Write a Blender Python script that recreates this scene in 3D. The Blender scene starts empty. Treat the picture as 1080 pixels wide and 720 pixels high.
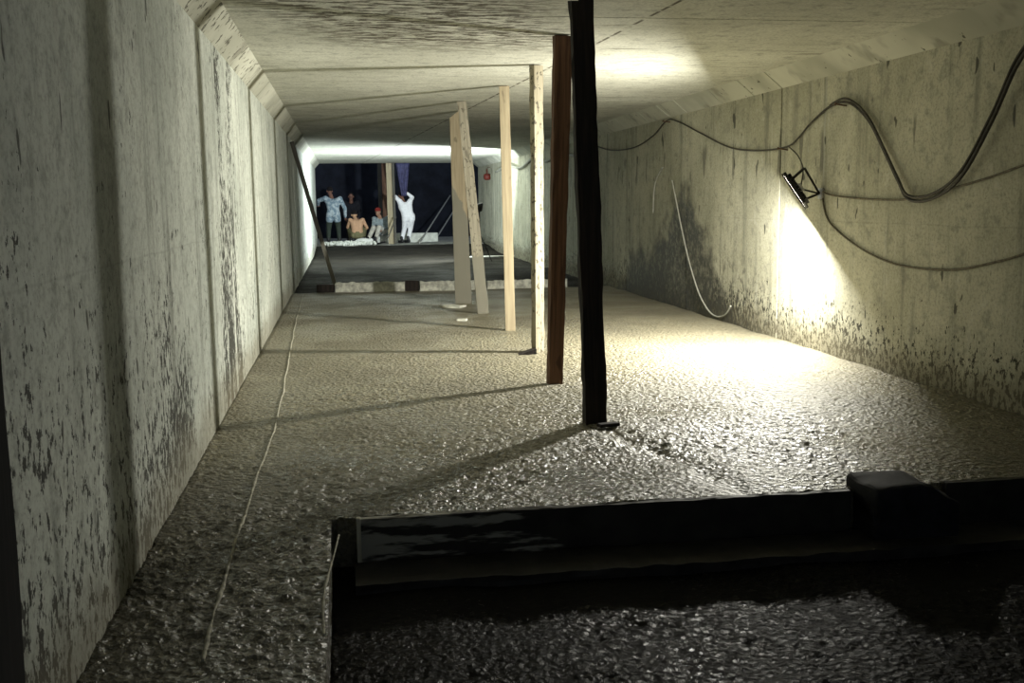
import bpy, bmesh, math, random
from mathutils import Vector, Matrix, noise
random.seed(7)
S = bpy.context.scene
COL = S.collection
V = Vector
PI = math.pi

# ------------------------------------------------------------------ helpers
def link(name, me, mat=None, parent=None):
    o = bpy.data.objects.new(name, me)
    COL.objects.link(o)
    if mat is not None and me is not None:
        me.materials.clear(); me.materials.append(mat)
    if parent is not None:
        o.parent = parent
    return o

def mesh_of(bm, smooth=False):
    bmesh.ops.recalc_face_normals(bm, faces=bm.faces[:])
    me = bpy.data.meshes.new('m')
    bm.to_mesh(me); bm.free()
    if smooth:
        for p in me.polygons: p.use_smooth = True
    return me

def obj(name, bm, mat, parent=None, smooth=False):
    return link(name, mesh_of(bm, smooth), mat, parent)

def empty(name, loc=(0, 0, 0)):
    o = bpy.data.objects.new(name, None)
    COL.objects.link(o); o.location = loc; o.empty_display_size = .1
    return o

def tag(o, label, cat, group=None, kind=None):
    o['label'] = label; o['category'] = cat
    if group: o['group'] = group
    if kind: o['kind'] = kind
    return o

def struct(o, label=None):
    o['kind'] = 'structure'
    if label: o['label'] = label
    return o

def box(bm, c, s, M=None, bevel=0):
    r = bmesh.ops.create_cube(bm, size=1.0)
    vs = r['verts']
    for v in vs: v.co = V((v.co.x * s[0], v.co.y * s[1], v.co.z * s[2]))
    if bevel:
        es = list({e for v in vs for e in v.link_edges})
        rb = bmesh.ops.bevel(bm, geom=es, offset=bevel, segments=2, affect='EDGES', profile=.5)
        vs = list({v for f in rb['faces'] for v in f.verts} | {v for v in vs if v.is_valid})
    for v in vs:
        if M is not None: v.co = M @ v.co
        v.co += V(c)
    return vs

def frame_for(d):
    d = d.normalized()
    a = V((0, 0, 1)) if abs(d.z) < .9 else V((1, 0, 0))
    u = d.cross(a).normalized(); w = u.cross(d).normalized()
    return u, w

def tube(bm, pts, r, seg=8, cap=True):
    """tube through points; r a number or a list"""
    pts = [V(p) for p in pts]; n = len(pts)
    rs = r if isinstance(r, (list, tuple)) else [r] * n
    rings = []; u = None
    for i, p in enumerate(pts):
        d = (pts[min(i + 1, n - 1)] - pts[max(i - 1, 0)]).normalized()
        if u is None: u, w = frame_for(d)
        else:
            u = (u - d * u.dot(d))
            u = u.normalized() if u.length > 1e-6 else frame_for(d)[0]
        w = d.cross(u)
        rings.append([bm.verts.new(p + (u * math.cos(2 * PI * k / seg) + w * math.sin(2 * PI * k / seg)) * rs[i]) for k in range(seg)])
    for a, b in zip(rings, rings[1:]):
        for k in range(seg):
            bm.faces.new((a[k], a[(k + 1) % seg], b[(k + 1) % seg], b[k]))
    if cap:
        bm.faces.new(rings[0]); bm.faces.new(rings[-1])

def lathe(bm, prof, c, seg=20):
    rings = []
    for r, z in prof:
        rings.append([bm.verts.new(V(c) + V((max(r, 1e-4) * math.cos(2 * PI * k / seg), max(r, 1e-4) * math.sin(2 * PI * k / seg), z))) for k in range(seg)])
    for a, b in zip(rings, rings[1:]):
        for k in range(seg):
            bm.faces.new((a[k], a[(k + 1) % seg], b[(k + 1) % seg], b[k]))
    bm.faces.new(rings[0]); bm.faces.new(rings[-1])

def smooth_path(pts, n=6):
    """Catmull-Rom"""
    P = [V(p) for p in pts]; out = []
    for i in range(len(P) - 1):
        a = P[max(i - 1, 0)]; b = P[i]; c = P[i + 1]; d = P[min(i + 2, len(P) - 1)]
        for k in range(n):
            t = k / n
            out.append(.5 * ((2 * b) + (c - a) * t + (2 * a - 5 * b + 4 * c - d) * t * t + (3 * b - a - 3 * c + d) * t ** 3))
    out.append(P[-1])
    return out

def capsule(bm, p0, p1, r0, r1, seg=12):
    p0 = V(p0); p1 = V(p1); d = p1 - p0
    if d.length < 1e-6: d = V((0, 0, 1e-4))
    dn = d.normalized(); u, w = frame_for(dn)
    st = []
    for k in range(5):
        a = -PI / 2 + PI / 2 * k / 4
        st.append((p0 + dn * r0 * math.sin(a), max(r0 * math.cos(a), 1e-4)))
    for k in range(5):
        a = PI / 2 * k / 4
        st.append((p1 + dn * r1 * math.sin(a), max(r1 * math.cos(a), 1e-4)))
    rings = [[bm.verts.new(c + (u * math.cos(2 * PI * k / seg) + w * math.sin(2 * PI * k / seg)) * r) for k in range(seg)] for c, r in st]
    for a, b in zip(rings, rings[1:]):
        for k in range(seg):
            bm.faces.new((a[k], a[(k + 1) % seg], b[(k + 1) % seg], b[k]))
    bm.faces.new(rings[0][::-1]); bm.faces.new(rings[-1])

def ellipsoid(bm, c, r, M=None):
    rr = bmesh.ops.create_uvsphere(bm, u_segments=16, v_segments=10, radius=1)
    for v in rr['verts']:
        q = V((v.co.x * r[0], v.co.y * r[1], v.co.z * r[2]))
        v.co = (M @ q if M is not None else q) + V(c)

def remeshed(bm, voxel, it=5):
    me = mesh_of(bm)
    t = bpy.data.objects.new('tmp', me); COL.objects.link(t)
    m = t.modifiers.new('r', 'REMESH'); m.mode = 'VOXEL'; m.voxel_size = voxel; m.use_smooth_shade = True
    s = t.modifiers.new('s', 'SMOOTH'); s.iterations = it; s.factor = .5
    dg = bpy.context.evaluated_depsgraph_get(); dg.update()
    out = bpy.data.meshes.new_from_object(t.evaluated_get(dg))
    bpy.data.objects.remove(t); bpy.data.meshes.remove(me)
    return out

def fbm(x, y, z=0., o=4):
    return noise.fractal(V((x, y, z)), 1.0, 2.0, o)

# ------------------------------------------------------------------ materials
class NT:
    def __init__(s, name):
        s.m = bpy.data.materials.new(name); s.m.use_nodes = True
        s.t = s.m.node_tree; s.b = s.t.nodes['Principled BSDF']
        g = s.t.nodes.new('ShaderNodeNewGeometry'); s.pos = g.outputs['Position']
        tc = s.t.nodes.new('ShaderNodeTexCoord'); s.obj = tc.outputs['Object']
    def put(s, sock, v):
        if isinstance(v, bpy.types.NodeSocket): s.t.links.new(v, sock)
        else:
            if isinstance(v, (tuple, list)) and len(v) == 3 and sock.type == 'RGBA': v = (*v, 1)
            sock.default_value = v
    def math(s, op, a, b=0., c=0., clamp=False):
        n = s.t.nodes.new('ShaderNodeMath'); n.operation = op; n.use_clamp = clamp
        s.put(n.inputs[0], a); s.put(n.inputs[1], b); s.put(n.inputs[2], c)
        return n.outputs[0]
    def scale(s, vec, sc, off=(0, 0, 0)):
        n = s.t.nodes.new('ShaderNodeMapping')
        s.put(n.inputs['Vector'], vec); n.inputs['Scale'].default_value = sc; n.inputs['Location'].default_value = off
        return n.outputs[0]
    def noise(s, vec, sc=1., det=4., rough=.55, dist=0.):
        n = s.t.nodes.new('ShaderNodeTexNoise')
        s.put(n.inputs['Vector'], vec); n.inputs['Scale'].default_value = sc
        n.inputs['Detail'].default_value = det; n.inputs['Roughness'].default_value = rough; n.inputs['Distortion'].default_value = dist
        return n.outputs['Fac']
    def vor(s, vec, sc=1., feat='F1'):
        n = s.t.nodes.new('ShaderNodeTexVoronoi'); n.feature = feat
        s.put(n.inputs['Vector'], vec); n.inputs['Scale'].default_value = sc
        return n.outputs['Distance']
    def step(s, v, a, b, lo=0., hi=1.):
        n = s.t.nodes.new('ShaderNodeMapRange'); n.interpolation_type = 'SMOOTHSTEP'
        s.put(n.inputs['Value'], v)
        n.inputs['From Min'].default_value = a; n.inputs['From Max'].default_value = b
        n.inputs['To Min'].default_value = lo; n.inputs['To Max'].default_value = hi
        return n.outputs[0]
    def mix(s, f, a, b):
        n = s.t.nodes.new('ShaderNodeMix'); n.data_type = 'RGBA'
        s.put(n.inputs[0], f); s.put(n.inputs[6], a); s.put(n.inputs[7], b)
        return n.outputs[2]
    def sep(s, v):
        n = s.t.nodes.new('ShaderNodeSeparateXYZ'); s.put(n.inputs[0], v); return n.outputs
    def bump(s, h, strength=.4, dist=.01):
        n = s.t.nodes.new('ShaderNodeBump'); n.inputs['Strength'].default_value = strength
        n.inputs['Distance'].default_value = dist; s.put(n.inputs['Height'], h)
        s.t.links.new(n.outputs[0], s.b.inputs['Normal'])
    def fin(s, col, rough=.8, spec=.3, metal=0.):
        s.put(s.b.inputs['Base Color'], col); s.put(s.b.inputs['Roughness'], rough)
        s.put(s.b.inputs['Specular IOR Level'], spec); s.put(s.b.inputs['Metallic'], metal)
        return s.m
    def mul(s, a, b): return s.math('MULTIPLY', a, b, clamp=True)
    def mx(s, a, b): return s.math('MAXIMUM', a, b)
    def band(s, v, a, b, e):
        return s.mul(s.step(v, a - e, a + e), s.step(v, b - e, b + e, 1., 0.))

def concrete(name, side):
    n = NT(name); x, y, z = n.sep(n.pos)
    big = n.noise(n.pos, .9, 3)
    tones = {'left': ((.42, .45, .40), (.62, .65, .58)), 'right': ((.42, .41, .315), (.60, .585, .465)),
             'ceil': ((.50, .50, .42), (.66, .66, .57))}[side]
    c = n.mix(n.step(big, .3, .7), *tones)
    fine = n.noise(n.pos, 45, 5, .7)
    c = n.mix(n.step(fine, .42, .72, 0, .55), c, (.17, .17, .145))
    midn = n.noise(n.pos, 9, 5, .7)
    c = n.mix(n.step(midn, .5, .68, 0, .5), c, (.19, .19, .165))
    c = n.mix(n.step(midn, .30, .44, .3, 0), c, (.68, .68, .62))
    if side != 'ceil':
        # vertical run-down streaks
        st = n.noise(n.scale(n.pos, (1, 5.5, .35)), 1.2, 4, .6)
        c = n.mix(n.step(st, .50, .72, 0, .58), c, (.15, .155, .13))
        pale = n.noise(n.scale(n.pos, (1, 7, .5), (3, 3, 3)), 1.5, 4, .6)
        c = n.mix(n.step(pale, .58, .78, 0, .35), c, (.66, .66, .6))
        # faint lift lines
        lift = n.band(n.math('ADD', z, n.math('MULTIPLY', n.noise(n.pos, 2.), .04)), 1.12, 1.125, .006)
        c = n.mix(n.mul(lift, .3), c, (.17, .17, .15))
        # specks and chips, taller than wide
        sp = n.noise(n.scale(n.pos, (1, 1, .6)), 25, 6, .72)
        low = n.step(z, 0., 1.7, 1., 0.)
        if side == 'left':
            dens = n.math('ADD', n.math('MULTIPLY', low, .085), n.math('MULTIPLY', n.step(n.noise(n.pos, 1.4, 2), .42, .68), .085))
            strip = n.mul(n.band(y, 6.7, 7.9, .25), n.step(n.noise(n.scale(n.pos, (1, 4, .4)), 1.6, 3), .4, .55))
            dens = n.math('ADD', dens, n.math('MULTIPLY', strip, .17))
            dens = n.math('ADD', dens, n.math('MULTIPLY', n.band(y, 2.2, 5.2, .4), n.math('MULTIPLY', low, .075)))
        else:
            low = n.step(z, 0., .75, 1., 0.)
            dens = n.math('ADD', n.math('MULTIPLY', low, .185), n.math('MULTIPLY', n.step(n.noise(n.pos, 1.4, 2), .45, .7), .05))
        sm = n.step(n.math('ADD', sp, dens), .685, .705)
        c = n.mix(n.mul(sm, .95), c, (.03, .03, .024))
        # broad chips
        ch = n.noise(n.scale(n.pos, (1, 2.2, .8), (5, 1, 2)), 4.5, 2, .5)
        c = n.mix(n.step(ch, .70, .72, 0, .85), c, (.06, .06, .05))
        # darker brown band along the foot, ragged top edge
        foot = n.step(n.math('ADD', z, n.math('MULTIPLY', n.noise(n.pos, 3, 4), -.35)), -.12, .16, .6, 0.)
        c = n.mix(foot, c, (.17, .15, .10))
    rough = .85
    if side == 'right':
        # dark wet stain, peaked, with a lower shoulder toward the far end
        nz = n.math('MULTIPLY', n.math('SUBTRACT', n.noise(n.pos, 2.6, 5, .62), .5), 1.3)
        p1 = n.math('SUBTRACT', 1.32, n.math('MULTIPLY', n.math('ABSOLUTE', n.math('SUBTRACT', y, 12.0)), .72))
        p2 = n.math('SUBTRACT', .62, n.math('MULTIPLY', n.math('ABSOLUTE', n.math('SUBTRACT', y, 13.9)), .75))
        hh = n.math('SUBTRACT', n.math('ADD', n.mx(p1, p2), nz), z)
        core = n.step(hh, -.3, .06)
        blot = n.step(n.noise(n.pos, 14, 5, .7), .36, .56, .55, 1.05)
        m = n.mul(core, n.mul(blot, .9))
        # splashes round the stain
        near = n.mul(n.band(y, 9.6, 14.8, .5), n.step(z, .2, 1.0, 1., 0.))
        spl = n.mul(near, n.step(n.noise(n.scale(n.pos, (1, 1, .6)), 11, 3, .6), .53, .6))
        m = n.mx(m, n.mul(spl, .85))
        patches = n.mul(n.band(z, 1.5, 1.85, .06), n.step(n.noise(n.scale(n.pos, (1, 3.5, .7), (0, 2.2, 0)), 1.7, 2), .62, .66))
        m = n.mx(m, n.mul(patches, .6))
        c = n.mix(m, c, (.05, .048, .04))
        rough = n.step(m, 0, 1, .85, .5)
    if side == 'ceil':
        st = n.noise(n.scale(n.pos, (.8, 4, 1)), 1.3, 4, .6)
        c = n.mix(n.step(st, .5, .75, 0, .28), c, (.2, .19, .15))
        reg = n.mul(n.band(y, 5.2, 7.9, .5), n.band(n.math('ADD', x, n.math('MULTIPLY', n.math('SUBTRACT', y, 6.5), -.35)), -.45, 1.3, .35))
        sp = n.noise(n.scale(n.pos, (.7, 2.6, 1)), 10, 4, .65)
        m = n.mul(reg, n.step(sp, .47, .54))
        sp2 = n.step(n.noise(n.scale(n.pos, (.7, 2.2, 1)), 13, 3, .6), .71, .75)
        lin = n.math('ABSOLUTE', n.math('SUBTRACT', x, n.math('SUBTRACT', 2.27, n.math('MULTIPLY', y, .0545))))
        lm = n.mul(n.step(lin, .006, .018, 1., 0.), n.step(n.noise(n.pos, 7, 3), .4, .52))
        # board-mark smears
        sm = n.mul(n.step(n.noise(n.scale(n.pos, (.5, 6, 1), (1, 4, 0)), 2.2, 3), .64, .7), .6)
        m = n.mx(n.mx(m, sp2), n.mx(lm, sm))
        c = n.mix(n.mul(m, .92), c, (.06, .047, .026))
    n.bump(n.math('ADD', fine, n.math('MULTIPLY', n.noise(n.pos, 8, 4), 1.5)), .35, .006)
    return n.fin(c, rough, .25)

def haunch_mat():
    n = NT('haunch concrete'); x, y, z = n.sep(n.pos)
    c = n.mix(n.step(n.noise(n.pos, 1.1, 3), .35, .65), (.38, .38, .31), (.56, .56, .47))
    sp = n.noise(n.scale(n.pos, (1, 1, .8)), 15, 3, .6)
    dens = n.math('MULTIPLY', n.mul(n.band(y, 4., 9.0, .2), n.step(x, 1.4, 1.6, 1., 0.)), .09)
    c = n.mix(n.mul(n.step(n.math('ADD', sp, dens), .66, .71), .85), c, (.06, .055, .04))
    c = n.mix(n.mul(n.step(n.noise(n.pos, 2.5, 3), .58, .7), .5), c, (.15, .14, .11))
    n.bump(n.noise(n.pos, 20, 5), .4, .008)
    return n.fin(c, .85, .25)

def ground(name, base, dark, wet=.5, bumpd=.02, gloss=(.28, .6), spec=.5, sc=17., near=False):
    n = NT(name); x, y, z = n.sep(n.pos)
    big = n.noise(n.pos, .8, 4, .6)
    c = n.mix(n.step(big, .36, .66, 0, wet), base, dark)
    gr = n.noise(n.pos, sc, 5, .65)
    c = n.mix(n.step(gr, .4, .62, .55, 0.), c, dark)
    c = n.mix(n.step(n.noise(n.pos, 90, 2), .55, .75, 0, .4), c, tuple(min(1, v * 1.6) for v in base))
    r = n.step(n.math('ADD', n.math('MULTIPLY', big, .6), n.math('MULTIPLY', gr, .4)), .38, .6, *gloss)
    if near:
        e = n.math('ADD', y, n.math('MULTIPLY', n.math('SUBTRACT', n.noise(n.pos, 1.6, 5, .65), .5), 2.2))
        w = n.step(e, 4.1, 5.7, 1., 0.)  # muddy near floor; the lamp-shaded right corner is darkened here too
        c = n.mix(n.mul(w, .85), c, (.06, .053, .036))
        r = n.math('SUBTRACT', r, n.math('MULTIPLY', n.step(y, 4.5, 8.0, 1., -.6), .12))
    h = n.math('ADD', n.math('MULTIPLY', gr, 1.), n.math('MULTIPLY', n.vor(n.pos, 38.), .7))
    h = n.math('ADD', h, n.math('MULTIPLY', n.noise(n.pos, 70, 3), .3))
    n.bump(h, .8, bumpd)
    return n.fin(c, r, spec)

def plain(name, col, rough=.7, var=.25, sc=20., spec=.3, metal=0., bump=.2):
    n = NT(name)
    k = n.noise(n.obj, sc, 4, .6)
    c = n.mix(n.step(k, .3, .7), tuple(v * (1 - var) for v in col), tuple(min(1, v * (1 + var)) for v in col))
    n.bump(k, bump, .004)
    return n.fin(c, rough, spec, metal)

def timber(name, col, dark, spots=0., stain=None, rough=.75, seed=0.):
    n = NT(name); x, y, z = n.sep(n.obj)
    g = n.noise(n.scale(n.obj, (1, 1, .045), (seed, seed, 0)), 42, 4, .6, .4)
    c = n.mix(n.step(g, .35, .66), col, dark)
    kn = n.noise(n.scale(n.obj, (1, 1, .4), (seed, 2, 1)), 9, 2)
    c = n.mix(n.step(kn, .66, .72, 0, .6), c, tuple(v * .4 for v in dark))
    if spots:
        sp = n.noise(n.scale(n.obj, (1, 1, .6), (seed, 0, 0)), 30, 3, .6)
        c = n.mix(n.step(sp, .58, .62, 0, spots), c, (.05, .042, .03))
    if stain:   # crusted lower part, slanted edge
        e = n.math('ADD', z, n.math('ADD', n.math('MULTIPLY', x, stain[1]), n.math('MULTIPLY', n.noise(n.obj, 5, 3), .35)))
        c = n.mix(n.step(e, stain[0] - .03, stain[0] + .03, 1., 0.), c, stain[2])
    n.bump(g, .35, .004)
    return n.fin(c, rough, .25)

M = {}
M['left'] = concrete('stained grey concrete', 'left')
M['right'] = concrete('damp yellowish concrete', 'right')
M['ceil'] = concrete('ceiling concrete', 'ceil')
M['haunch'] = haunch_mat()
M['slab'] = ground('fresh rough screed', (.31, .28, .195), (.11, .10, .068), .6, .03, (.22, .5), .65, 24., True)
M['pit'] = ground('wet dark gravel mud', (.016, .015, .013), (.007, .0065, .006), .6, .02, (.16, .28), .12, 44.)
M['pit'].node_tree.nodes['Principled BSDF'].inputs['IOR'].default_value = 1.22
M['base'] = ground('dark wet base', (.03, .026, .019), (.011, .010, .008), .7, .02, (.6, .9), .15)
M['yard'] = ground('pale trodden ground', (.42, .42, .38), (.2, .2, .17), .4, .03, (.7, .9), .2)
M['dark_outside'] = plain('dark navy backdrop', (.011, .013, .02), .8, .4, 2., .15)  # near-black navy colour stands in for the darkness outside the mouth
M['form'] = plain('dark wet form board', (.022, .02, .018), .5, .5, 9., .3)
M['mudlump'] = plain('dark damp mud', (.014, .014, .018), .75, .4, 12., .2, 0, .7)
M['crust'] = plain('pale mortar crust', (.55, .55, .48), .9, .35, 14., .2, 0, .6)
M['string'] = plain('mortar caked cord', (.36, .345, .28), .9, .4, 30., .2)
M['cable'] = plain('dusty black rubber', (.05, .045, .035), .6, .35, 25., .35)
M['cable2'] = plain('dusty olive rubber', (.13, .115, .08), .65, .35, 25., .3)
M['white_cord'] = plain('pale grey plastic cord', (.32, .32, .27), .6, .15, 20., .35)
M['iron'] = plain('dark painted steel', (.02, .018, .016), .5, .3, 30., .4, .3)
M['alu'] = plain('bare aluminium', (.5, .5, .5), .4, .15, 30., .5, .8)
M['rust'] = plain('rusty nail', (.09, .05, .03), .8, .3, 40.)
M['red'] = plain('dull dark red paint', (.10, .016, .010), .55, .3, 20.)
M['tarp'] = plain('blue violet plastic sheet', (.10, .10, .22), .5, .3, 8., .4)
M['kerb'] = plain('pale new concrete', (.6, .61, .55), .85, .15, 8.)
M['rod'] = plain('grey steel pipe', (.35, .35, .32), .5, .2, 20., .4)
M['sack'] = plain('white woven sack', (.7, .7, .66), .8, .15, 60.)
n = NT('lamp glass'); n.fin((.9, .9, .9), .2, .5)
n.b.inputs['Emission Color'].default_value = (1, .95, .82, 1); n.b.inputs['Emission Strength'].default_value = 6.
M['glass'] = n.m

# ------------------------------------------------------------------ setting
XL, XR, ZB, ZT, CL, CR = -.767, 3.958, 2.28, 2.423, .13, .175
Y0, Y1 = -4.0, 30.9
JOINTS = [1.2, 9.15, 11.8, 14.45, 17.1, 19.75, 22.4, 25.05, 27.7]

def stations(gap, depth, extra=()):
    """(y, recess) along the tunnel with a groove at each joint"""
    out = [(Y0, 0)]
    for j in sorted(JOINTS + list(extra)):
        out += [(j - gap / 2, 0), (j - gap / 2 + .001, depth), (j + gap / 2 - .001, depth), (j + gap / 2, 0)]
    return out + [(Y1, 0)]

def loft(prof_fn, sts):
    bm = bmesh.new(); rings = []
    for y, d in sts:
        rings.append([bm.verts.new((p[0], y, p[1])) for p in prof_fn(d)])
    for a, b in zip(rings, rings[1:]):
        k = len(a)
        for i in range(k): bm.faces.new((a[i], a[(i + 1) % k], b[(i + 1) % k], b[i]))
    bm.faces.new(rings[0]); bm.faces.new(rings[-1])
    return bm

g = stations(.03, .05)
struct(obj('wall_left', loft(lambda d: [(XL - d, -.6), (XL - d, ZB), (XL - .35, ZB), (XL - .35, -.6)], g), M['left']), 'stained concrete side wall on the left')
struct(obj('wall_right', loft(lambda d: [(XR + d, -.6), (XR + .35, -.6), (XR + .35, ZB), (XR + d, ZB)], g), M['right']), 'damp stained concrete side wall on the right')
struct(obj('ceiling', loft(lambda d: [(XL + CL, ZT + d), (XR - CR, ZT + d), (XR - CR, ZT + .35), (XL + CL, ZT + .35)], stations(.016, .02, (3.87, 6.52))), M['ceil']), 'flat concrete tunnel ceiling')
# haunches: sloped corner blocks with their own joints
def haunch(left):
    q = []
    y = Y0
    cuts = sorted(JOINTS + ([j + 1.0 for j in JOINTS] if left else [j + .66 for j in JOINTS] + [j + 1.5 for j in JOINTS]))
    sts = [(Y0, 0)]
    for c in cuts:
        if c > Y1 - .1: continue
        sts += [(c - .012, 0), (c - .011, .035), (c + .011, .035), (c + .012, 0)]
    sts.append((Y1, 0))
    if left:
        f = lambda d: [(XL - d * .7, ZB + d * .0), (XL + CL - d * .7, ZT + d * .7), (XL + CL - d, ZT + .35), (XL - .35, ZT + .35), (XL - .35, ZB)]
    else:
        f = lambda d: [(XR + d * .7, ZB), (XR + .35, ZB), (XR + .35, ZT + .35), (XR - CR + d, ZT + .35), (XR - CR + d * .7, ZT + d * .7)]
    return loft(f, sts)
struct(obj('trim_left', haunch(True), M['haunch']), 'sloped concrete haunch along the left wall top')
struct(obj('trim_right', haunch(False), M['haunch']), 'sloped concrete haunch along the right wall top')

# floors: bumpy height fields closed underneath
def field(x0, x1, y0, y1, step, hf, zb):
    nx = max(2, int(round((x1 - x0) / step))); ny = max(2, int(round((y1 - y0) / step)))
    bm = bmesh.new(); G = []
    for j in range(ny + 1):
        row = []
        for i in range(nx + 1):
            x = x0 + (x1 - x0) * i / nx; y = y0 + (y1 - y0) * j / ny
            row.append(bm.verts.new((x, y, hf(x, y))))
        G.append(row)
    for j in range(ny):
        for i in range(nx):
            bm.faces.new((G[j][i], G[j][i + 1], G[j + 1][i + 1], G[j + 1][i]))
    rim = [G[0][i] for i in range(nx + 1)] + [G[j][nx] for j in range(1, ny + 1)] + [G[ny][i] for i in range(nx - 1, -1, -1)] + [G[j][0] for j in range(ny - 1, 0, -1)]
    low = [bm.verts.new((v.co.x, v.co.y, zb)) for v in rim]
    k = len(rim)
    for i in range(k): bm.faces.new((rim[i], low[i], low[(i + 1) % k], rim[(i + 1) % k]))
    bm.faces.new(low)
    return bm

def seg_dist(x, y, a, b):
    ax, ay = a; bx, by = b
    t = max(0, min(1, ((x - ax) * (bx - ax) + (y - ay) * (by - ay)) / ((bx - ax) ** 2 + (by - ay) ** 2)))
    return math.hypot(x - ax - t * (bx - ax), y - ay - t * (by - ay))

def slab_h(x, y):
    h = .010 * fbm(x * 1.5, y * 1.5, 0, 3)
    rough = max(.25, min(1., .65 + fbm(x * .8, y * .8, 7, 2)))
    near = 1. if y < 5.2 else max(.4, 1. - (y - 5.2) / 5)
    h += rough * near * (.009 * noise.noise(V((x * 13, y * 13, 1))) + .011 * noise.noise(V((x * 24, y * 24, 2))) + .008 * noise.noise(V((x * 47, y * 47, 4))))
    d = seg_dist(x, y, (1.45, 5.7), (1.75, 4.35))       # rut trodden from the first post to the slab edge
    if d < .13: h -= .028 * (1 - d / .13) * (.7 + .6 * noise.noise(V((x * 9, y * 9, 5))))
    return h

YF = 4.27; XP = -.09
def pit_h(x, y):
    h = -.215 + .014 * fbm(x * 2, y * 2, 3, 3)
    k = max(0., min(1., (3.85 - y) / .25))
    return h + k * (.006 * noise.noise(V((x * 12, y * 12, 1))) + .008 * noise.noise(V((x * 27, y * 27, 2))) + .006 * noise.noise(V((x * 52, y * 52, 3))))

fl = field(XL, XR, YF, 9.0, .015, slab_h, -.5)
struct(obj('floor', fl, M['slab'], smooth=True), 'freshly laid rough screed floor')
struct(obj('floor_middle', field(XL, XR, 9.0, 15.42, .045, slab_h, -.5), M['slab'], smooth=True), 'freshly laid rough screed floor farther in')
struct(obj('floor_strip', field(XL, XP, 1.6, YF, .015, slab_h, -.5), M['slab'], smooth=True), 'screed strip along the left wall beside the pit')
struct(obj('floor_pit', field(XP, XR, 1.3, YF, .016, pit_h, -.5), M['pit'], smooth=True), 'lower gravelly mud bed in front of the slab edge')
def base_h(x, y):
    h = -.03 + .02 * fbm(x * 2.5, y * 2.5, 3, 4)
    t = max(0, min(1, (y - 26.5) / 3.0))
    return h + .13 * t * t * (3 - 2 * t)
struct(obj('floor_base', field(XL, XR, 15.42, 29.6, .09, base_h, -.5), M['base'], smooth=True), 'dark unfinished base beyond the screed')
def yard_h(x, y): return .10 + .025 * fbm(x * 3, y * 3, 9, 3)
struct(obj('floor_yard', field(-3.2, 6.4, 29.6, 36.2, .12, yard_h, -.5), M['yard'], smooth=True), 'pale trodden ground at the tunnel mouth')
bm = bmesh.new(); box(bm, (1.6, 36.35, 1.6), (11, .3, 5.0)); struct(obj('wall_back', bm, M['dark_outside']), 'dark face beyond the tunnel mouth')

# ------------------------------------------------------------------ timber posts
def plank(name, base, top, w, t, rz, mat, label, cat='post', jag=0., rough=.004, group=None, seed=0, wtop=None, slant=0.):
    """upright sawn timber from base to top, root at its foot"""
    base = V(base); top = V(top); L = (top - base).length
    bm = bmesh.new(); ns = 40; per = []
    nw, ntk = 4, 2
    for i in range(nw): per.append((-.5 + i / nw, -.5))
    for i in range(ntk): per.append((.5, -.5 + i / ntk))
    for i in range(nw): per.append((.5 - i / nw, .5))
    for i in range(ntk): per.append((-.5, .5 - i / ntk))
    rings = []
    for k in range(ns + 1):
        s = k / ns; ww = w + ((wtop or w) - w) * s
        ring = []
        for (a, b) in per:
            q = V((a * ww, b * t, s * L))
            ed = 1.6 if abs(a) == .5 else .7
            off = rough * ed * (noise.noise(V((a * 3 + seed, b * 3, s * L * 6))) + .6 * noise.noise(V((a * 9 + seed, b * 7, s * L * 17))))
            q.x += off * (1 if a > 0 else -1) if abs(a) > .3 else 0
            q.y += off * (1 if b > 0 else -1) * .7
            if abs(a) == .5 and abs(b) == .5: q.x *= .97; q.y *= .93
            if k == ns:
                q.z += slant * a - jag * (.5 + .5 * noise.noise(V((a * 11 + seed, b * 5, 3)))) * (1 if jag else 0)
            ring.append(bm.verts.new(q))
        rings.append(ring)
    K = len(per)
    for a, b in zip(rings, rings[1:]):
        for i in range(K): bm.faces.new((a[i], a[(i + 1) % K], b[(i + 1) % K], b[i]))
    bm.faces.new(rings[0])
    c = bm.verts.new(sum((v.co for v in rings[-1]), V()) / K)
    for i in range(K): bm.faces.new((rings[-1][i], rings[-1][(i + 1) % K], c))
    o = obj(name, bm, mat)
    z = (top - base).normalized(); x = V((math.cos(rz), math.sin(rz), 0)); x = (x - z * x.dot(z)).normalized(); y = z.cross(x)
    R = Matrix((x, y, z)).transposed().to_4x4()
    o.matrix_world = Matrix.Translation(base) @ R
    return tag(o, label, cat, group)

T = {}
T['black'] = timber('blackened old timber', (.030, .022, .018), (.012, .010, .009), seed=1.)
T['soot'] = timber('tarred black board', (.007, .006, .006), (.004, .004, .004), seed=8., rough=1.)
T['brown'] = timber('red brown wet timber', (.16, .085, .05), (.07, .035, .022), seed=2.)
T['speck'] = timber('mud flecked pale timber', (.33, .30, .22), (.25, .22, .15), spots=.85, seed=3.)
T['pale'] = timber('clean yellow pine', (.37, .315, .21), (.28, .23, .15), seed=4.)
T['lean'] = timber('mortar flecked grey pine', (.31, .285, .22), (.22, .2, .15), spots=.6, seed=5., stain=(.9, 0., (.20, .19, .15)))
T['wide'] = timber('half crusted pine board', (.36, .305, .21), (.28, .23, .15), seed=6., stain=(1.5, 2.6, (.20, .19, .15)))
T['grey'] = timber('weathered grey timber', (.10, .095, .08), (.06, .055, .045), seed=7.)
PG = 'timber props down the middle of the tunnel'
plank('timber_post', (1.425, 5.87, -.03), (1.345, 5.87, 2.422), .13, .07, .05, T['black'], 'blackened rough timber prop nearest the camera, standing on the wet screed', jag=.045, rough=.005, seed=1)
plank('timber_post', (1.455, 7.23, -.02), (1.525, 7.23, 2.415), .105, .07, .12, T['brown'], 'reddish brown timber prop just behind the blackened one', rough=.003, seed=2, wtop=.125)
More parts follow.
